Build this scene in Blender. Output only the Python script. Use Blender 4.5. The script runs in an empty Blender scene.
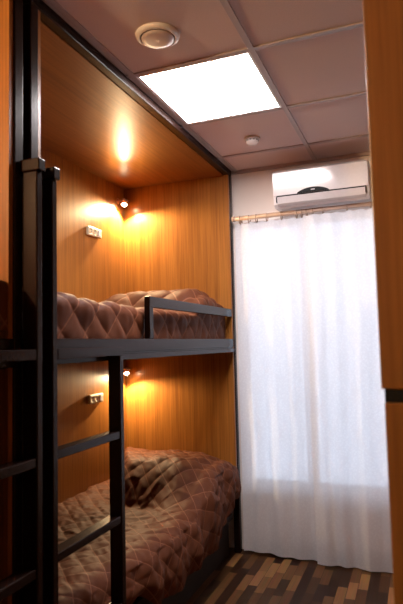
import bpy, bmesh, math
from mathutils import Vector, Matrix, noise

SC = bpy.context.scene
COL = SC.collection
OFF = {}            # object name -> world offset its mesh is written relative to

# ------------------------------------------------------------------ materials
def new_mat(name):
    m = bpy.data.materials.new(name); m.use_nodes = True
    nt = m.node_tree; nt.nodes.clear()
    out = nt.nodes.new('ShaderNodeOutputMaterial')
    return m, nt, out

def N(nt, typ, **kw):
    n = nt.nodes.new(typ)
    for k, v in kw.items():
        if k in n.inputs: n.inputs[k].default_value = v
        else: setattr(n, k, v)
    return n

def L(nt, a, b): nt.links.new(a, b)

def rgba(c): return (c[0], c[1], c[2], 1.0)

def plain(name, col, rough=0.5, metal=0.0, spec=0.5, noise_scale=60, var=0.06, bump=0.0, bscale=200):
    m, nt, out = new_mat(name)
    p = N(nt, 'ShaderNodeBsdfPrincipled', Roughness=rough, Metallic=metal)
    p.inputs['Specular IOR Level'].default_value = spec
    tc = N(nt, 'ShaderNodeTexCoord')
    nz = N(nt, 'ShaderNodeTexNoise', Scale=noise_scale, Detail=4.0)
    L(nt, tc.outputs['Object'], nz.inputs['Vector'])
    mx = N(nt, 'ShaderNodeMixRGB')
    mx.inputs[1].default_value = rgba([c * (1 - var) for c in col])
    mx.inputs[2].default_value = rgba([min(1, c * (1 + var)) for c in col])
    L(nt, nz.outputs['Fac'], mx.inputs[0]); L(nt, mx.outputs[0], p.inputs['Base Color'])
    if bump:
        n2 = N(nt, 'ShaderNodeTexNoise', Scale=bscale, Detail=3.0)
        L(nt, tc.outputs['Object'], n2.inputs['Vector'])
        b = N(nt, 'ShaderNodeBump', Strength=bump, Distance=0.002)
        L(nt, n2.outputs['Fac'], b.inputs['Height']); L(nt, b.outputs[0], p.inputs['Normal'])
    L(nt, p.outputs[0], out.inputs[0])
    return m

def wood(name, dark, light, grain, rough=0.3, bump=0.12):
    """veneer: 'grain' is the axis the fibres run along"""
    m, nt, out = new_mat(name)
    p = N(nt, 'ShaderNodeBsdfPrincipled', Roughness=rough)
    p.inputs['Specular IOR Level'].default_value = 0.5
    tc = N(nt, 'ShaderNodeTexCoord')
    def mapped(fine, coarse):
        mp = N(nt, 'ShaderNodeMapping')
        s = [fine, fine, fine]; s['xyz'.index(grain)] = coarse
        mp.inputs['Scale'].default_value = s
        L(nt, tc.outputs['Object'], mp.inputs['Vector']); return mp
    fibre = N(nt, 'ShaderNodeTexNoise', Scale=1.0, Detail=5.0, Roughness=0.65)
    L(nt, mapped(115, 2.2).outputs[0], fibre.inputs['Vector'])
    band = N(nt, 'ShaderNodeTexNoise', Scale=1.0, Detail=3.0, Distortion=0.6)
    L(nt, mapped(22, 0.9).outputs[0], band.inputs['Vector'])
    mix = N(nt, 'ShaderNodeMixRGB'); mix.inputs[0].default_value = 0.4
    L(nt, fibre.outputs['Fac'], mix.inputs[1]); L(nt, band.outputs['Fac'], mix.inputs[2])
    cr = N(nt, 'ShaderNodeValToRGB')
    cr.color_ramp.elements[0].position = 0.33; cr.color_ramp.elements[0].color = rgba(dark)
    cr.color_ramp.elements[1].position = 0.62; cr.color_ramp.elements[1].color = rgba(light)
    L(nt, mix.outputs[0], cr.inputs[0]); L(nt, cr.outputs[0], p.inputs['Base Color'])
    peel = N(nt, 'ShaderNodeTexNoise', Scale=90.0, Detail=2.0)
    L(nt, tc.outputs['Object'], peel.inputs['Vector'])
    b = N(nt, 'ShaderNodeBump', Strength=bump, Distance=0.003)
    L(nt, peel.outputs['Fac'], b.inputs['Height']); L(nt, b.outputs[0], p.inputs['Normal'])
    L(nt, p.outputs[0], out.inputs[0])
    return m

def emit(name, col, strength):
    m, nt, out = new_mat(name)
    e = N(nt, 'ShaderNodeEmission', Strength=strength); e.inputs[0].default_value = rgba(col)
    L(nt, e.outputs[0], out.inputs[0]); return m

def quilt_mat():
    m, nt, out = new_mat('quilted_satin')
    p = N(nt, 'ShaderNodeBsdfPrincipled', Roughness=0.62)
    p.inputs['Specular IOR Level'].default_value = 0.10
    uv = N(nt, 'ShaderNodeUVMap'); sep = N(nt, 'ShaderNodeSeparateXYZ')
    L(nt, uv.outputs[0], sep.inputs[0])
    def mth(op, a, b=None):
        n = N(nt, 'ShaderNodeMath', operation=op)
        for i, v in enumerate((a, b)):
            if v is None: continue
            if isinstance(v, (int, float)): n.inputs[i].default_value = v
            else: L(nt, v, n.inputs[i])
        return n.outputs[0]
    dists = []
    for op in ('ADD', 'SUBTRACT'):
        q = mth('MULTIPLY', mth(op, sep.outputs[0], sep.outputs[1]), 1.0 / QD)
        fr = mth('FRACT', q)
        dists.append(mth('MINIMUM', fr, mth('SUBTRACT', 1.0, fr)))
    d = mth('MINIMUM', dists[0], dists[1])
    line = mth('LESS_THAN', d, 0.03)
    tc = N(nt, 'ShaderNodeTexCoord')
    nz = N(nt, 'ShaderNodeTexNoise', Scale=220.0, Detail=3.0); L(nt, tc.outputs['Object'], nz.inputs['Vector'])
    base = N(nt, 'ShaderNodeMixRGB')
    base.inputs[1].default_value = (0.076, 0.023, 0.010, 1); base.inputs[2].default_value = (0.110, 0.036, 0.016, 1)
    L(nt, nz.outputs['Fac'], base.inputs[0])
    mx = N(nt, 'ShaderNodeMixRGB'); mx.inputs[2].default_value = (0.21, 0.082, 0.044, 1)
    L(nt, mth('MULTIPLY', line, 0.62), mx.inputs[0]); L(nt, base.outputs[0], mx.inputs[1])
    L(nt, mx.outputs[0], p.inputs['Base Color'])
    b = N(nt, 'ShaderNodeBump', Strength=0.25, Distance=0.002)
    L(nt, nz.outputs['Fac'], b.inputs['Height']); L(nt, b.outputs[0], p.inputs['Normal'])
    L(nt, p.outputs[0], out.inputs[0]); return m

def curtain_mat():
    m, nt, out = new_mat('white_voile')
    tc = N(nt, 'ShaderNodeTexCoord')
    vo = N(nt, 'ShaderNodeTexVoronoi', Scale=75.0); L(nt, tc.outputs['Object'], vo.inputs['Vector'])
    cr = N(nt, 'ShaderNodeValToRGB')
    cr.color_ramp.elements[0].position = 0.1; cr.color_ramp.elements[0].color = (0.90, 0.88, 0.89, 1)
    cr.color_ramp.elements[1].position = 0.6; cr.color_ramp.elements[1].color = (0.84, 0.815, 0.83, 1)
    L(nt, vo.outputs['Distance'], cr.inputs[0])
    df = N(nt, 'ShaderNodeBsdfDiffuse'); tl = N(nt, 'ShaderNodeBsdfTranslucent'); tp = N(nt, 'ShaderNodeBsdfTransparent')
    L(nt, cr.outputs[0], df.inputs[0]); L(nt, cr.outputs[0], tl.inputs[0])
    m1 = N(nt, 'ShaderNodeMixShader'); m1.inputs[0].default_value = 0.42
    L(nt, df.outputs[0], m1.inputs[1]); L(nt, tl.outputs[0], m1.inputs[2])
    m2 = N(nt, 'ShaderNodeMixShader'); m2.inputs[0].default_value = 0.10
    L(nt, m1.outputs[0], m2.inputs[1]); L(nt, tp.outputs[0], m2.inputs[2])
    L(nt, m2.outputs[0], out.inputs[0]); return m

def glass_mat():
    m, nt, out = new_mat('window_glass')
    tp = N(nt, 'ShaderNodeBsdfTransparent'); tp.inputs[0].default_value = (0.95, 0.97, 0.97, 1)
    gl = N(nt, 'ShaderNodeBsdfGlossy', Roughness=0.02)
    fr = N(nt, 'ShaderNodeFresnel', IOR=1.45)
    mx = N(nt, 'ShaderNodeMixShader')
    L(nt, fr.outputs[0], mx.inputs[0]); L(nt, tp.outputs[0], mx.inputs[1]); L(nt, gl.outputs[0], mx.inputs[2])
    L(nt, mx.outputs[0], out.inputs[0]); return m

def floor_mat():
    m, nt, out = new_mat('strip_parquet')
    p = N(nt, 'ShaderNodeBsdfPrincipled', Roughness=0.42)
    p.inputs['Specular IOR Level'].default_value = 0.18
    tc = N(nt, 'ShaderNodeTexCoord')
    mp = N(nt, 'ShaderNodeMapping'); mp.inputs['Rotation'].default_value = (0, 0, math.radians(90))
    L(nt, tc.outputs['Object'], mp.inputs['Vector'])
    br = N(nt, 'ShaderNodeTexBrick')
    br.inputs['Color1'].default_value = (0.0, 0.0, 0.0, 1); br.inputs['Color2'].default_value = (1, 1, 1, 1)
    br.inputs['Mortar'].default_value = (0.1, 0.1, 0.1, 1)
    br.inputs['Scale'].default_value = 1.0; br.inputs['Mortar Size'].default_value = 0.0012
    br.inputs['Brick Width'].default_value = 0.21; br.inputs['Row Height'].default_value = 0.052
    br.offset = 0.37
    L(nt, mp.outputs[0], br.inputs['Vector'])
    cr = N(nt, 'ShaderNodeValToRGB')
    e = cr.color_ramp.elements
    e[0].position = 0.0; e[0].color = (0.030, 0.012, 0.006, 1)
    e[1].position = 1.0; e[1].color = (0.32, 0.15, 0.055, 1)
    for pos, c in ((0.3, (0.035, 0.014, 0.006)), (0.55, (0.07, 0.029, 0.011)), (0.8, (0.15, 0.064, 0.023))):
        x = e.new(pos); x.color = rgba(c)
    L(nt, br.outputs['Color'], cr.inputs[0])
    mp2 = N(nt, 'ShaderNodeMapping'); mp2.inputs['Scale'].default_value = (90, 4, 1)
    L(nt, tc.outputs['Object'], mp2.inputs['Vector'])
    nz = N(nt, 'ShaderNodeTexNoise', Scale=1.0, Detail=4.0); L(nt, mp2.outputs[0], nz.inputs['Vector'])
    mx = N(nt, 'ShaderNodeMixRGB', blend_type='MULTIPLY'); mx.inputs[0].default_value = 0.6
    L(nt, cr.outputs[0], mx.inputs[1]); L(nt, nz.outputs['Color'], mx.inputs[2])
    L(nt, mx.outputs[0], p.inputs['Base Color']); L(nt, p.outputs[0], out.inputs[0])
    return m

QD = 0.155
M = dict(
    steel=plain('dark_brown_steel', (0.014, 0.006, 0.0045), 0.25, 0.0, 0.16, 40, 0.15, 0.12, 160),
    oak_z=wood('oak_veneer_upright', (0.165, 0.055, 0.009), (0.33, 0.130, 0.026), 'z'),
    oak_y=wood('oak_veneer_lengthwise', (0.165, 0.055, 0.009), (0.33, 0.130, 0.026), 'y'),
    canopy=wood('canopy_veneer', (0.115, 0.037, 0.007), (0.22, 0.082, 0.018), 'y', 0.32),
    cab=wood('cabinet_veneer', (0.13, 0.050, 0.011), (0.21, 0.088, 0.022), 'z', 0.45, 0.05),
    board=plain('dark_board', (0.014, 0.009, 0.007), 0.7),
    foam=plain('mattress_ticking', (0.30, 0.22, 0.18), 0.9),
    quilt=quilt_mat(),
    voile=curtain_mat(),
    rod=plain('cream_plastic', (0.46, 0.32, 0.245), 0.4),
    ring=plain('cream_ring_plastic', (0.40, 0.28, 0.21), 0.4),
    white=plain('white_plastic', (0.78, 0.74, 0.74), 0.22),
    gloss=plain('glossy_white_plastic', (0.78, 0.74, 0.74), 0.12, 0, 0.6),
    acgrey=plain('warm_grey_plastic', (0.55, 0.50, 0.50), 0.4),
    black=plain('black_plastic', (0.008, 0.008, 0.009), 0.55, 0, 0.15),
    cream=plain('cream_outlet', (0.74, 0.66, 0.46), 0.35),
    hole=plain('dark_hole', (0.05, 0.035, 0.02), 0.6),
    wall=plain('painted_wall', (0.80, 0.71, 0.65), 0.75, 0, 0.3, 12, 0.03, 0.15, 120),
    tile=plain('mineral_tile', (0.62, 0.51, 0.50), 0.85, 0, 0.2, 180, 0.10, 0.4, 260),
    grid=plain('grid_metal', (0.40, 0.33, 0.33), 0.45),
    shadow_gap=plain('grid_edge', (0.25, 0.2, 0.2), 0.6),
    frame=plain('window_frame_white', (0.75, 0.75, 0.76), 0.35),
    glass=glass_mat(),
    floor=floor_mat(),
    base=plain('dark_skirting', (0.035, 0.018, 0.010), 0.4),
    copper=plain('pink_brass', (0.65, 0.38, 0.26), 0.3, 0.6),
    led=emit('led_diffuser', (1.0, 0.92, 0.91), 54.0),
    bulb=emit('warm_bulb', (1.0, 0.78, 0.50), 120.0),
    ventw=plain('vent_white', (0.76, 0.69, 0.66), 0.35),
    ventd=plain('vent_disc', (0.56, 0.45, 0.42), 0.5),
)

# ------------------------------------------------------------------ builders
def obj(name, bm, mat, parent=None, smooth=False, off=None):
    """link bm (written in world metres) as ONE mesh object"""
    if off is None: off = OFF.get(parent.name, Vector()) if parent else Vector()
    me = bpy.data.meshes.new(name)
    bmesh.ops.translate(bm, vec=-off, verts=bm.verts)
    bmesh.ops.recalc_face_normals(bm, faces=bm.faces)
    bm.to_mesh(me); bm.free()
    me.materials.append(mat)
    for f in me.polygons: f.use_smooth = smooth
    o = bpy.data.objects.new(name, me); COL.objects.link(o)
    if parent: o.parent = parent
    else: o.location = off
    OFF[o.name] = off.copy()
    return o

def tag(o, label, cat, group=None):
    o['label'] = label; o['category'] = cat
    if group: o['group'] = group
    return o

def thing(name, loc, label, cat, group=None):
    o = bpy.data.objects.new(name, None); COL.objects.link(o)
    o.empty_display_size = 0.1; o.location = loc; OFF[o.name] = Vector(loc)
    return tag(o, label, cat, group)

def struct(name, bm, mat, parent=None, smooth=False):
    o = obj(name, bm, mat, parent, smooth)
    if not parent: o['kind'] = 'structure'
    return o

def add_box(bm, x0, x1, y0, y1, z0, z1, bev=0.0, seg=2):
    r = bmesh.ops.create_cube(bm, size=1.0)
    vs = r['verts']
    for v in vs:
        v.co = Vector(((x0 + x1) / 2 + v.co.x * (x1 - x0), (y0 + y1) / 2 + v.co.y * (y1 - y0), (z0 + z1) / 2 + v.co.z * (z1 - z0)))
    if bev:
        es = list({e for v in vs for e in v.link_edges})
        bmesh.ops.bevel(bm, geom=es, offset=bev, segments=seg, affect='EDGES', profile=0.5)
    return bm

def box(x0, x1, y0, y1, z0, z1, bev=0.0, seg=2):
    return add_box(bmesh.new(), x0, x1, y0, y1, z0, z1, bev, seg)

def lathe(profile, centre, axis='z', n=40):
    """profile: (radius, height) pairs turned about an axis through centre"""
    bm = bmesh.new(); rings = []
    def P(r, h, a):
        c, s = r * math.cos(a), r * math.sin(a)
        v = {'z': (c, s, h), 'x': (h, c, s), 'y': (s, h, c)}[axis]
        return Vector(centre) + Vector(v)
    for r, h in profile:
        if r < 1e-6: rings.append([bm.verts.new(P(0, h, 0))])
        else: rings.append([bm.verts.new(P(r, h, 2 * math.pi * k / n)) for k in range(n)])
    for a, b in zip(rings, rings[1:]):
        for k in range(n):
            q = [a[k % len(a)], a[(k + 1) % len(a)], b[(k + 1) % len(b)], b[k % len(b)]]
            u = []
            for v in q:
                if v not in u: u.append(v)
            if len(u) > 2: bm.faces.new(u)
    return bm

def ball(c, r, sx=1, sy=1, sz=1):
    bm = bmesh.new()
    bmesh.ops.create_uvsphere(bm, u_segments=24, v_segments=16, radius=r)
    for v in bm.verts: v.co = Vector(c) + Vector((v.co.x * sx, v.co.y * sy, v.co.z * sz))
    return bm

def torus(c, R, r, axis='x', n=28, k=10):
    bm = bmesh.new(); vs = []
    for i in range(n):
        a = 2 * math.pi * i / n; ring = []
        for j in range(k):
            b = 2 * math.pi * j / k
            u = (R + r * math.cos(b)); w = r * math.sin(b)
            p = (w, u * math.cos(a), u * math.sin(a)) if axis == 'x' else (u * math.cos(a), u * math.sin(a), w)
            ring.append(bm.verts.new(Vector(c) + Vector(p)))
        vs.append(ring)
    for i in range(n):
        for j in range(k):
            bm.faces.new((vs[i][j], vs[(i + 1) % n][j], vs[(i + 1) % n][(j + 1) % k], vs[i][(j + 1) % k]))
    return bm

def extrude_x(poly, x0, x1, bev=0.0):
    """closed (y, z) outline extruded along x"""
    bm = bmesh.new()
    a = [bm.verts.new((x0, y, z)) for y, z in poly]; b = [bm.verts.new((x1, y, z)) for y, z in poly]
    bm.faces.new(a); bm.faces.new(b[::-1])
    for i in range(len(poly)):
        j = (i + 1) % len(poly); bm.faces.new((a[i], a[j], b[j], b[i]))
    if bev:
        bmesh.ops.bevel(bm, geom=[e for e in bm.edges if abs(e.verts[0].co.x - e.verts[1].co.x) < 1e-6],
                        offset=bev, segments=2, affect='EDGES')
    return bm

def copy_tree(o, parent=None):
    c = o.copy(); COL.objects.link(c); c.parent = parent
    for ch in list(o.children): copy_tree(ch, c)
    return c

# ------------------------------------------------------------------ the room
CEIL = 2.5
XL, XR, YN, YF = -1.96, 0.86, -1.25, 3.52
WX0, WX1, WZ0, WZ1 = -1.09, 0.30, 0.40, 2.14        # window opening
struct('floor', box(XL - .2, XR + .2, YN - .2, YF + .2, -0.1, 0), M['floor'])
struct('wall_left', box(XL - .15, XL, YN - .15, YF + .15, 0, CEIL), M['wall'])
struct('wall_right', box(XR, XR + .15, YN - .15, YF + .15, 0, CEIL), M['cab'])
struct('wall_near', box(XL, XR, YN - .15, YN, 0, CEIL), M['cab'])
bm = bmesh.new()
for x0, x1, z0, z1 in ((XL, WX0, 0, CEIL), (WX1, XR, 0, CEIL), (WX0, WX1, 0, WZ0), (WX0, WX1, WZ1, CEIL)):
    add_box(bm, x0, x1, YF, YF + .15, z0, z1)
struct('wall_far', bm, M['wall'])
# ceiling of mineral tiles laid in a metal grid; the lamp takes one bay
GX = [-1.69, -1.09, -0.555, 0.05, 0.65]
GY = [-0.91, -0.32, 0.27, 0.86, 1.45, 2.045, 2.64, 3.205]
LX0, LX1, LY0, LY1 = GX[1], GX[2], GY[5], GY[6]
bm = bmesh.new()
for x0, x1, y0, y1 in ((XL, LX0, YN, YF), (LX1, XR, YN, YF), (LX0, LX1, YN, LY0), (LX0, LX1, LY1, YF)):
    add_box(bm, x0, x1, y0, y1, CEIL, CEIL + .04)
add_box(bm, XL - .15, XR + .15, YN - .15, YF + .15, CEIL + .1, CEIL + .15)
struct('ceiling', bm, M['tile'])
bm = bmesh.new()
for x in GX: add_box(bm, x - .012, x + .012, YN, YF, CEIL - .006, CEIL + .012)
for y in GY: add_box(bm, XL, XR, y - .012, y + .012, CEIL - .0055, CEIL + .012)
struct('trim_1', bm, M['grid'])
bm = bmesh.new()                                            # wall angle around the edge of the ceiling
add_box(bm, XL, XR, YF - .022, YF, CEIL - .02, CEIL - .001)
add_box(bm, XR - .022, XR, YN, YF, CEIL - .02, CEIL - .001)
struct('trim_2', bm, M['grid'])
struct('baseboard_far', box(-1.08, XR, YF - .016, YF, 0, .075, .003), M['base'])
struct('baseboard_right', box(XR - .016, XR, YN, YF - .016, 0, .075, .003), M['base'])

# window behind the curtains
bm = bmesh.new()
fw = .035
add_box(bm, WX0, WX0 + fw, YF + .05, YF + .11, WZ0, WZ1, .006)
add_box(bm, WX1 - fw, WX1, YF + .05, YF + .11, WZ0, WZ1, .006)
add_box(bm, WX0 + fw, WX1 - fw, YF + .05, YF + .11, WZ0, WZ0 + fw, .006)
add_box(bm, WX0 + fw, WX1 - fw, YF + .05, YF + .11, WZ1 - fw, WZ1, .006)
add_box(bm, -.690, -.645, YF + .05, YF + .11, WZ0 + fw, WZ1 - fw, .006)
win = struct('window_1', bm, M['frame'])
obj('pane', box(WX0 + fw, -.690, YF + .075, YF + .081, WZ0 + fw, WZ1 - fw), M['glass'], win)
obj('pane', box(-.645, WX1 - fw, YF + .075, YF + .081, WZ0 + fw, WZ1 - fw), M['glass'], win)
bm = bmesh.new()                                            # diamond security grille outside the panes
for sgn in (1, -1):
    for k in range(-12, 14):
        xa = -.70 + k * .16
        # bar from bottom rail to top rail at a steep slant, clipped to the opening
        p0 = Vector((xa, YF + .135, WZ0 + .03)); p1 = Vector((xa + sgn * .90, YF + .135, WZ1 - .03))
        lo_, hi_ = WX0 + .01, WX1 - .01
        ta = [(lo_ - p0.x) / (p1.x - p0.x), (hi_ - p0.x) / (p1.x - p0.x)]
        t0, t1 = max(0, min(ta)), min(1, max(ta))
        if t1 - t0 < .03: continue
        a, b = p0.lerp(p1, t0), p0.lerp(p1, t1)
        d = (b - a); q = bmesh.ops.create_cone(bm, cap_ends=True, segments=8, radius1=.0028, radius2=.0028, depth=d.length)
        R = d.to_track_quat('Z', 'Y').to_matrix()
        for v in q['verts']: v.co = R @ v.co + (a + b) / 2
obj('window_grille', bm, M['frame'], win)
obj('window_sill', box(WX0, WX1, YF - .025, YF + .05, WZ0 - .012, WZ0 + .010, .004), M['frame'], win)

# ------------------------------------------------------------------ bunk bed
XB = -1.91                       # face of the back panel
PF0, PF1 = -1.154, -1.114        # front posts
bunk = thing('bunk_bed', (-1.52, 2.4425, 0), 'oak panelled two tier bunk bed with dark steel frame, beside the white curtains', 'bunk bed', 'bunk beds along the wall')
Y0, Y1 = 1.40, 3.485
obj('back_panel', box(XB - .018, XB, Y0 + .058, Y1 - .058, .12, 2.455), M['oak_z'], bunk)
obj('end_panel', box(XB - .018, -1.120, Y1 - .058, Y1 - .040, .34, 2.478, .001), M['oak_z'], bunk)
obj('end_panel', box(XB - .018, -1.120, Y0 + .040, Y0 + .058, .34, 2.478, .001), M['oak_z'], bunk)
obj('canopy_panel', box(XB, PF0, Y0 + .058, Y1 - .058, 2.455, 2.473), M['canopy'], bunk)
for y in (Y0, Y1 - .04):
    obj('post', box(PF0, PF1, y, y + .04, 0, 2.456, .004), M['steel'], bunk)
    obj('post', box(XB - .018, XB + .022, y, y + .04, 0, 2.456, .004), M['steel'], bunk)
obj('canopy_rail', box(PF0, PF1, Y0, Y1, 2.4565, 2.4975, .004), M['steel'], bunk)
# upper deck: front rail with a thin lip below it
bm = box(PF0, PF1, Y0 + .0405, Y1 - .0585, 1.309, 1.362, .004)
add_box(bm, PF0 + .004, PF1 + .005, Y0 + .0405, Y1 - .0585, 1.277, 1.300, .003)
add_box(bm, PF0 + .008, PF1 - .008, Y0 + .0405, Y1 - .0585, 1.299, 1.310)
obj('upper_rail', bm, M['steel'], bunk)
obj('deck_board', box(XB, PF0, Y0 + .058, Y1 - .058, 1.292, 1.328), M['board'], bunk)
gr = obj('guard_rail', box(-1.148, -1.120, 2.232, Y1 - .0585, 1.506, 1.556, .004), M['steel'], bunk)
obj('guard_post', box(-1.148, -1.120, 2.232, 2.272, 1.362, 1.506, .003), M['steel'], gr)
obj('lower_rail', box(-1.199, -1.165, Y0 + .0585, Y1 - .0585, .255, .305, .004), M['steel'], bunk)
obj('deck_board', box(XB, -1.155, Y0 + .058, Y1 - .058, .215, .250), M['board'], bunk)
obj('base_board', box(-1.20, -1.182, Y0 + .058, Y1 - .058, .0, .215), M['board'], bunk)

# ------------------------------------------------------------------ ladder
def make_ladder():
    t = thing('bunk_ladder', (-1.073, 1.64, 0), 'dark steel ladder before the oak bunk, its rungs crossing the lower quilt', 'ladder', 'bunk ladders')
    a, b = -1.1065, -1.054
    obj('stile', box(a, b, 1.428, 1.455, 0, 1.868, .004), M['steel'], t)
    obj('stile', box(a, b, 1.842, 1.871, 0, 1.296, .004), M['steel'], t)
    obj('bracket', box(PF1 + .0005, -1.044, 1.425, 1.458, 1.8685, 1.906, .003), M['steel'], t)
    obj('top_bar', box(a, b, 1.4555, 1.871, 1.2965, 1.329, .003), M['steel'], t)
    for z in (.38, .69, 1.0):
        obj('rung', box(a + .003, b - .003, 1.4555, 1.8415, z - .014, z + .014, .003), M['steel'], t)
    return t
ladder = make_ladder()

# ------------------------------------------------------------------ bedding
def quilt(name, y0, y1, topz, xfun, zdrop, rad, puff, wr, hump=None, sag=None, ny=230, ns=150, xback=XB + .006, drop_fn=None, belly=0.0, qs=1.0):
    """quilted spread: flat over the mattress, rounded front edge, hanging to zdrop"""
    bm = bmesh.new(); uvl = bm.loops.layers.uv.new('UVMap')
    rows, par = [], []
    for i in range(ny + 1):
        y = y0 + (y1 - y0) * i / ny
        zd = drop_fn(y) if drop_fn else zdrop
        xfront = xfun(y) if callable(xfun) else xfun
        row = []
        flat = (xfront - rad) - xback
        zt_edge = topz(xfront - rad, y)
        arc = rad * math.pi / 2
        drop = max(.02, zt_edge - rad - zd)
        tot = flat + arc + drop
        for j in range(ns + 1):
            s = tot * j / ns
            if s <= flat:
                x = xback + s; z = topz(x, y)
                if s < .03: z -= .03 * (1 - s / .03) ** 2 * .6
            elif s <= flat + arc:
                a = (s - flat) / rad
                x = xfront - rad + rad * math.sin(a); z = zt_edge - rad + rad * math.cos(a)
            else:
                d = s - flat - arc
                f = d / drop
                x = xfront + belly * math.sin(math.pi * min(1, f)) ; z = zt_edge - rad - d
            e = min(y - y0, y1 - y)
            if e < .045:
                k = 1 - e / .045
                z -= .05 * k * k if s <= flat + arc * .5 else 0
            row.append(bm.verts.new((x, y, z))); par.append((y, s, s > flat + arc * .6, min(1, e / .05)))
        rows.append(row)
    for i in range(ny):
        for j in range(ns):
            f = bm.faces.new((rows[i][j], rows[i + 1][j], rows[i + 1][j + 1], rows[i][j + 1]))
            for lp, (ii, jj) in zip(f.loops, ((i, j), (i + 1, j), (i + 1, j + 1), (i, j + 1))):
                p = par[ii * (ns + 1) + jj]; lp[uvl].uv = (p[0] * qs, p[1] * qs)
    bm.normal_update()
    flip = rows[ny // 2][ns // 3].normal.z < 0
    for k, v in enumerate([v for r in rows for v in r]):
        y, s, side, ed = par[k]
        a, b = (y + s) * qs / QD, (y - s) * qs / QD
        h = puff * (abs(math.sin(math.pi * a)) * abs(math.sin(math.pi * b))) ** .45
        h += wr(y, s, side)
        n = -v.normal if flip else v.normal
        v.co += n * h * (.3 + .7 * ed)
    return bm

def nz(x, y, z=0.0): return noise.noise(Vector((x, y, z)))

def smooth(a, b, t):
    t = max(0, min(1, (t - a) / (b - a))); return t * t * (3 - 2 * t)

# upper bunk
def top_up(x, y):
    pil = smooth(2.86, 3.06, y) * smooth(-1.12, -1.27, x) * (1 - .35 * smooth(-1.72, -1.90, x))
    return 1.506 + .016 * smooth(2.2, 1.6, y) + .006 * nz(y * 3, x * 3) + .155 * pil * (1 - .25 * smooth(3.25, 3.45, y))
def wr_up(y, s, side):
    return .010 * nz(y * 5, s * 7, 3) + .006 * nz(y * 13, s * 13, 7) + (.004 * nz(y * 30, s * 12, 1) if not side else .005 * nz(y * 24, s * 10, 5))
up_y0, up_y1 = 1.462, 3.420
spread_up = obj('bedspread', quilt('q', up_y0, up_y1, top_up, -1.168, 1.364, .045, .012, wr_up), M['quilt'], None, True, Vector((-1.52, 2.4425, 1.328)))
tag(spread_up, 'brown diamond quilted bedspread on the upper bunk, behind the guard rail', 'bedspread', 'brown quilted bedspreads')
bm = box(XB + .02, -1.205, 1.50, 3.38, 1.329, 1.458, .03, 3)
o = obj('mattress', bm, M['foam'], None, True, Vector((-1.52, 2.4425, 1.3285)))
tag(o, 'mattress under the quilted bedspread of the upper bunk', 'mattress', 'bunk mattresses')

# lower bunk: the spread lies loose, humped over the pillow, and hangs over the front
def top_lo(x, y):
    t = (x - XB) / (-1.10 - XB)                         # 0 back .. 1 front
    edge = 2.86 - .16 * t + .012 * math.sin(t * 14) + .30 * smooth(.32, 0, t)     # crease where the pillow starts
    pil = smooth(edge - .06 * t, edge + .20 + .16 * t, y) * (1 - .25 * smooth(.14, -.02, t))
    h = .190 * pil * (1 - .42 * smooth(.72, 1.05, t)) * (1 - .18 * smooth(3.25, 3.45, y))
    crease = -.034 * math.exp(-((y - edge) / .06) ** 2) * smooth(.85, .55, t)
    return .455 + .012 * nz(y * 2.5, x * 3, 9) + h + crease * smooth(.1, .4, t) + .03 * smooth(.25, 0, t) * smooth(2.3, 2.9, y)
def drop_lo(y):
    return .20 + .025 * nz(y * 3, 0, 4) + .16 * smooth(2.95, 3.36, y) + .10 * smooth(2.25, 2.05, y)
def wr_lo(y, s, side):
    w = .009 * nz(y * 5, s * 5, 13) + .005 * nz(y * 11 + s * 5, s * 13, 17) + .004 * nz(y * 34 + s * 18, s * 22, 19)
    r = 1 - abs(nz(y * 9 - s * 4, s * 7 + y * 3, 23)) * 2.2
    w += .006 * max(0, r) ** 2
    if side: w += smooth(1.87, 2.1, y) * .018 * math.sin(y * 24 + 3 * nz(y * 3, 0, 2)) * .6 + .008 * nz(y * 20, s * 3, 29)
    return w
spread_lo = obj('bedspread', quilt('q', 1.462, 3.418, top_lo, lambda y: -1.150 + .046 * smooth(1.87, 2.12, y), .2, .085, .007, wr_lo, drop_fn=drop_lo, belly=.012, qs=1.4, ny=250, ns=190), M['quilt'], None, True, Vector((-1.52, 2.4425, .25)))
tag(spread_lo, 'rumpled dark brown quilted bedspread humped over a pillow on the lower bunk', 'bedspread', 'brown quilted bedspreads')
bm = box(XB + .02, -1.205, 1.50, 3.38, .251, .395, .03, 3)
o = obj('mattress', bm, M['foam'], None, True, Vector((-1.52, 2.4425, .2505)))
tag(o, 'mattress under the rumpled bedspread of the lower bunk', 'mattress', 'bunk mattresses')

# ------------------------------------------------------------------ reading lamps and outlets inside the bunk
def lamp(cx, cy, cz, label):
    t = thing('reading_lamp', (XB, cy, cz), label, 'lamp', 'bunk reading lamps')
    obj('wall_plate', lathe([(0, .0), (.020, .0), (.022, .003), (.018, .008), (0, .008)], (XB + .0005, cy - .01, cz + .030), 'x', 28), M['copper'], t, True)
    for dy in (-.020, .016):
        obj('pivot_knob', ball((cx + .008, cy + dy, cz + .030), .0125), M['copper'], t, True)
    obj('arm', box(XB + .006, cx + .004, cy - .013, cy - .005, cz + .024, cz + .034, .002), M['copper'], t)
    # cup-shaped shade, open towards the bed
    d = Vector((.30, -.40, -1.0)).normalized()
    bm = lathe([(0, -.022), (.012, -.021), (.020, -.012), (.0235, .0), (.0225, .0), (.019, -.010), (.011, -.018), (0, -.019)], (0, 0, 0), 'z', 32)
    R = d.to_track_quat('Z', 'Y').to_matrix()
    for v in bm.verts: v.co = R @ v.co + Vector((cx, cy, cz))
    obj('lamp_shade', bm, M['copper'], t, True)
    obj('bulb', ball(Vector((cx, cy, cz)) - d * .002, .0135), M['bulb'], t, True)
    return t, d

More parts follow.
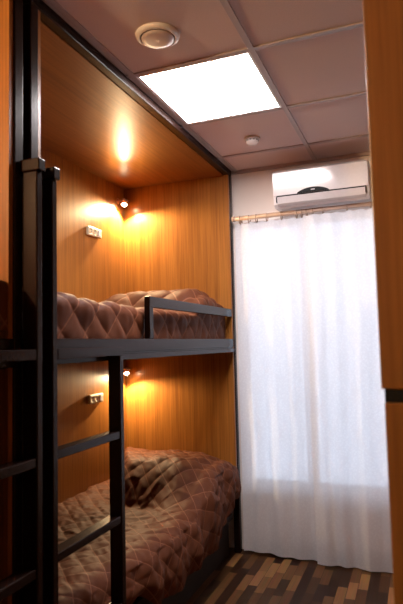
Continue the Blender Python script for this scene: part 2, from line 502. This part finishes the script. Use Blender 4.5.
def spot(parent, c, d, watts, size=163, blend=.4):
    ld = bpy.data.lights.new('reading_light', 'SPOT'); ld.energy = watts; ld.color = (1.0, .73, .40)
    ld.spot_size = math.radians(size); ld.spot_blend = blend; ld.shadow_soft_size = .012
    lo = bpy.data.objects.new('reading_light', ld); COL.objects.link(lo)
    lo.parent = parent
    lo.location = Vector(c) + d * .016 - OFF[parent.name]
    lo.rotation_euler = d.to_track_quat('-Z', 'Y').to_euler()
    return lo
UP_LAMP = (-1.862, 3.345, 2.318)
LO_LAMP = (-1.862, 3.345, 1.145)
W_UP, W_LO = 92.0, 48.0
lamp_up, d_ = lamp(*UP_LAMP, 'small lit wall lamp in the top corner of the upper bunk')
spot(lamp_up, UP_LAMP, d_, W_UP)
lamp_lo, d_ = lamp(*LO_LAMP, 'small lit wall lamp under the deck of the upper bunk, lighting the lower bunk')
spot(lamp_lo, LO_LAMP, d_, W_LO)

def outlet(cy, cz, label):
    t = thing('power_outlet', (XB, cy, cz), label, 'outlet', 'outlets on the bunk back panel')
    obj('cover_plate', box(XB + .0005, XB + .022, cy - .078, cy + .078, cz - .029, cz + .029, .005), M['cream'], t)
    for k in (-.052, -.008):
        s = obj('socket', lathe([(0, .0), (.0175, .0), (.019, .003), (.020, .003), (.020, .001), (0, .001)], (XB + .0215, cy + k, cz), 'x', 28), M['cream'], t, True)
        bm = bmesh.new()
        for dz in (-.007, .007):
            add_box(bm, XB + .0205, XB + .0235, cy + k - .004, cy + k + .004, cz + dz - .004, cz + dz + .004)
        obj('pin_hole', bm, M['hole'], s)
    obj('switch', box(XB + .0215, XB + .027, cy + .030, cy + .066, cz - .020, cz + .020, .003), M['white'], t)
outlet(3.01, 2.065, 'cream double socket with switch on the wood above the upper bunk quilt')
outlet(3.01, 1.008, 'cream double socket with switch on the wood between the ladder stiles')

# the neighbouring bunk: a mirrored copy nearer the camera, of which only the end shows
def mirrored(o, label, mid=1.375):
    c = copy_tree(o); c.scale.y = -1; c.location.y = 2 * mid - o.location.y; c['label'] = label; return c
nb = mirrored(bunk, 'neighbouring oak and steel bunk bed at the left edge, only its end panel showing')
nb.location.x += .012
nl = mirrored(ladder, 'dark steel ladder at the left edge, cut off by the picture', 1.396)
nl.location.x += .012
ns_ = mirrored(spread_up, 'brown quilted bedspread end just showing at the left edge beside the steel post')
ns_.location.x += .060; ns_.location.z += .022
lamp_n = mirrored(lamp_up, 'reading lamp in the upper tier of the neighbouring bunk')
lamp_n.location.x += .0125
for ch in list(lamp_n.children):                      # a lamp light is aimed, not mirrored
    if ch.type == 'LIGHT':
        bpy.data.objects.remove(ch)
ld = bpy.data.lights.new('reading_light', 'POINT'); ld.energy = 165; ld.color = (1.0, .73, .40); ld.shadow_soft_size = .02
lo = bpy.data.objects.new('reading_light', ld); COL.objects.link(lo); lo.location = (-1.80, -.54, 2.27)

# ------------------------------------------------------------------ cabinet at the right edge
CXa = -.0615
cab = thing('wooden_cabinet', (.37, 1.27, 0), 'tall oak cabinet at the right edge with a black strip between upper and lower panels', 'cabinet')
obj('upper_panel', box(CXa, XR - .02, 1.000, 1.022, 1.2475, 2.47, .002), M['cab'], cab)
obj('lower_panel', box(CXa + .004, XR - .02, 1.000, 1.022, .06, 1.2245, .002), M['cab'], cab)
obj('dark_strip', box(CXa + .005, XR - .02, 1.004, 1.5, 1.2250, 1.2470, .001), M['black'], cab)
obj('carcass', add_box(box(CXa + .006, XR - .02, 1.0225, 1.5, 1.2475, 2.47, .001), CXa + .006, XR - .02, 1.0225, 1.5, .0, 1.2245, .001), M['cab'], cab)

# ------------------------------------------------------------------ curtains, rod and rings
RY, RZ = 3.430, 2.152
rod = thing('curtain_rod', (-.55, RY, RZ), 'cream curtain rod under the air conditioner', 'curtain rod')
obj('pole', lathe([(0, -1.092), (.0150, -1.092), (.0150, .16), (0, .16)], (0, RY, RZ), 'x', 24), M['rod'], rod, True)
obj('finial', lathe([(0, -1.101), (.015, -1.100), (.0185, -1.092), (.0185, -1.080), (.0152, -1.078)], (0, RY, RZ), 'x', 24), M['rod'], rod, True)
for x in (-1.068, .10):
    bm = box(x - .006, x + .006, RY + .010, YF - .001, RZ - .008, RZ + .008, .002)
    add_box(bm, x - .014, x + .014, YF - .006, YF - .001, RZ - .03, RZ + .03, .002)
    obj('rod_bracket', bm, M['rod'], rod)
RINGS = (-1.045, -.985, -.935, -.865, -.770, -.672, -.640, -.607, -.570, -.505, -.360, -.22, -.10, .03)
ring0 = obj('curtain_ring', torus((RINGS[0], RY, RZ - .012), .0250, .0036), M['ring'], None, True, Vector((RINGS[0], RY, RZ - .03)))
tag(ring0, 'small cream curtain ring threaded on the rod above the white curtains', 'curtain ring', 'cream rings on the curtain rod')
for x in RINGS[1:]:
    c = ring0.copy(); COL.objects.link(c); c.location.x = x

def curtain(x0, x1, seed, ybase, amp, hem, nx=150, nzv=90):
    bm = bmesh.new(); rows = []
    zt = RZ - .030
    for j in range(nzv + 1):
        t = j / nzv                                       # 0 top .. 1 hem
        row = []
        for i in range(nx + 1):
            u = i / nx
            x = x0 + (x1 - x0) * u
            ph = x * 46 + 2.2 * nz(x * 4, seed) 
            f = math.sin(ph + .5 * nz(x * 3, t * 1.5, seed)) * (.55 + .45 * nz(x * 6, t * .8, seed + 4))
            f += .45 * math.sin(x * 21 + seed * 2 + t * .8) * (.4 + .6 * t)
            y = ybase + amp * f * (.75 + .45 * t) + .004 * nz(x * 25, t * 6, seed + 8)
            z = zt + (hem(u) - zt) * t
            if t < .06: z -= .004 * (1 - t / .06) * (1 - math.cos(x * 90)) 
            x += .006 * math.sin(t * 9 + seed) * t * math.sin(u * math.pi) + .012 * nz(t * 2.2, u * 4, seed + 1) * t
            row.append(bm.verts.new((x, y, z)))
        rows.append(row)
    for j in range(nzv):
        for i in range(nx):
            bm.faces.new((rows[j][i], rows[j][i + 1], rows[j + 1][i + 1], rows[j + 1][i]))
    return bm
cl = obj('curtain', curtain(-1.084, -.590, 1.0, RY + .006, .014, lambda u: .026 - .020 * u), M['voile'], None, True, Vector((-.87, RY, .01)))
tag(cl, 'left of the two white lace curtains, next to the bunk bed', 'curtain', 'white lace curtains')
cr_ = obj('curtain', curtain(-.622, .06, 5.0, RY - .030, .013, lambda u: .010 - .004 * u), M['voile'], None, True, Vector((-.30, RY, .01)))
tag(cr_, 'right of the two white lace curtains, hanging below the air conditioner', 'curtain', 'white lace curtains')

# ------------------------------------------------------------------ air conditioner
AX0, AX1 = -.795, -.215
AZ0, AZ1, AYF = 2.170, 2.402, 3.318
ac = thing('air_conditioner', ((AX0 + AX1) / 2, YF - .001, AZ0), 'white wall mounted air conditioner above the curtains', 'air conditioner')
body = [(YF - .001, AZ0 + .012), (YF - .001, AZ1), (AYF + .045, AZ1), (AYF + .016, AZ1 - .012), (AYF + .012, AZ0 + .07), (AYF + .022, AZ0 + .02), (AYF + .05, AZ0)]
obj('body', extrude_x(body, AX0, AX1, .006), M['white'], ac)
pan = [(AYF + .026, AZ1 + .002), (AYF - .006, AZ1 - .018), (AYF + .0035, AZ0 + .072), (AYF + .012, AZ0 + .072), (AYF + .012, AZ1 - .022), (AYF + .036, AZ1 - .004)]
obj('front_panel', extrude_x(pan, AX0 + .004, AX1 - .004, .002), M['gloss'], ac)
obj('air_slot', extrude_x([(AYF + .0045, AZ0 + .0645), (AYF + .0045, AZ0 + .0718), (AYF + .03, AZ0 + .0718), (AYF + .03, AZ0 + .0645)], AX0 + .022, AX1 - .018), M['black'], ac)
lou = obj('louver', extrude_x([(AYF + .004, AZ0 + .064), (AYF + .011, AZ0 + .022), (AYF + .030, AZ0 + .008), (AYF + .034, AZ0 + .012), (AYF + .018, AZ0 + .026), (AYF + .010, AZ0 + .064)], AX0 + .026, AX1 - .022, .002), M['acgrey'], ac)
for x in (AX0 + .0225, AX1 - .0215):
    obj('side_gap', box(x - .003, x + .003, AYF + .0042, AYF + .03, AZ0 + .030, AZ0 + .0640), M['black'], ac)
# dark crescent display window on the panel's lower edge
xc = -.545; n = 24
bm = bmesh.new(); top, bot = [], []
for k in range(n + 1):
    u = -1 + 2 * k / n
    top.append((xc + .098 * u, AZ0 + .0735 + .028 * (1 - u * u) ** .8)); bot.append((xc + .098 * u, AZ0 + .0725))
vs = [bm.verts.new((x, AYF - .0025, z)) for x, z in bot + top[::-1]]
f = bm.faces.new(vs)
r = bmesh.ops.extrude_face_region(bm, geom=[f])
for v in r['geom']:
    if isinstance(v, bmesh.types.BMVert): v.co.y += .010
obj('display_window', bm, M['black'], ac)
obj('indicator', box(xc - .012, xc + .012, AYF - .0035, AYF - .002, AZ0 + .083, AZ0 + .089), M['acgrey'], ac)

# ------------------------------------------------------------------ things on the ceiling
cl_ = thing('ceiling_light', ((LX0 + LX1) / 2, (LY0 + LY1) / 2, CEIL - .008), 'bright square white light panel set in the ceiling grid', 'ceiling light')
bm = bmesh.new()
a = .013; b = .024
for x0, x1, y0, y1 in ((LX0 + a, LX1 - a, LY0 + a, LY0 + b), (LX0 + a, LX1 - a, LY1 - b, LY1 - a), (LX0 + a, LX0 + b, LY0 + b, LY1 - b), (LX1 - b, LX1 - a, LY0 + b, LY1 - b)):
    add_box(bm, x0, x1, y0, y1, CEIL - .004, CEIL + .02)
obj('light_frame', bm, M['frame'], cl_)
obj('diffuser', box(LX0 + b, LX1 - b, LY0 + b, LY1 - b, CEIL + .000, CEIL + .012), M['led'], cl_)

vt = thing('air_vent', (-.853, 1.806, CEIL), 'round white air vent in the ceiling near the bunk canopy', 'vent')
obj('vent_ring', lathe([(.078, 0), (.084, -.003), (.083, -.009), (.069, -.019), (.0655, -.017), (.0645, -.003), (.070, 0)], (-.853, 1.806, CEIL - .0003), 'z', 56), M['ventw'], vt, True)
obj('vent_throat', lathe([(0, -.002), (.065, -.002), (.065, -.004), (0, -.004)], (-.853, 1.806, CEIL - .0003), 'z', 48), M['hole'], vt)
d = obj('vent_disc', lathe([(0, -.013), (.059, -.013), (.0615, -.017), (.060, -.022), (.040, -.0245), (0, -.025)], (-.853, 1.806, CEIL), 'z', 56), M['ventd'], vt, True)
obj('screw', lathe([(0, -.0245), (.006, -.0245), (.006, -.0275), (.003, -.029), (0, -.029)], (-.853, 1.806, CEIL), 'z', 20), M['ventw'], d)

sm = thing('smoke_detector', (-.820, 2.972, CEIL), 'small round white smoke detector on the ceiling past the light panel', 'smoke detector')
obj('base', lathe([(0, 0), (.044, 0), (.044, -.010), (.040, -.013), (0, -.013)], (-.820, 2.972, CEIL - .0003), 'z', 40), M['white'], sm, True)
obj('cap', lathe([(0, -.0135), (.036, -.0135), (.036, -.022), (.033, -.032), (.020, -.038), (0, -.039)], (-.820, 2.972, CEIL), 'z', 40), M['white'], sm, True)
bm = bmesh.new()
for k in range(12):
    a = 2 * math.pi * k / 12
    b2 = box(.0345, .0368, -.005, .005, -.021, -.016)
    for v in b2.verts: v.co = Matrix.Rotation(a, 3, 'Z') @ v.co + Vector((-.820, 2.972, CEIL))
    me = bpy.data.meshes.new('tmp'); b2.to_mesh(me); b2.free(); bm.from_mesh(me); bpy.data.meshes.remove(me)
obj('sensor_slots', bm, M['hole'], sm)

# ------------------------------------------------------------------ daylight
w = bpy.data.worlds.new('overcast_sky'); SC.world = w; w.use_nodes = True
bg = w.node_tree.nodes['Background']
bg.inputs[0].default_value = (0.70, 0.80, 1.0, 1); bg.inputs[1].default_value = 2.95

# ------------------------------------------------------------------ camera
f, yaw, pit, rol = 550.6, .3706, .0765, -.0244
sy, cy = math.sin(yaw), math.cos(yaw); sp, cp = math.sin(pit), math.cos(pit)
F = Vector((-sy * cp, cy * cp, sp)); R = Vector((cy, sy, 0)); U = R.cross(F)
R2 = R * math.cos(rol) + U * math.sin(rol); U2 = -R * math.sin(rol) + U * math.cos(rol)
cam = bpy.data.cameras.new('camera'); co = bpy.data.objects.new('camera', cam); COL.objects.link(co)
mw = Matrix((R2, U2, -F)).transposed().to_4x4(); mw.translation = (0, 0, 1.332)
co.matrix_world = mw
cam.sensor_fit = 'VERTICAL'; cam.sensor_height = 36.0; cam.lens = f / 604 * 36.0
cam.clip_start = .02
cam.dof.use_dof = True; cam.dof.focus_distance = 3.2; cam.dof.aperture_fstop = 4.5
SC.camera = co

SC.view_settings.view_transform = 'Standard'; SC.view_settings.look = 'None'
SC.view_settings.gamma = 1.0; SC.view_settings.use_curve_mapping = False
SC.view_settings.exposure = 0.0
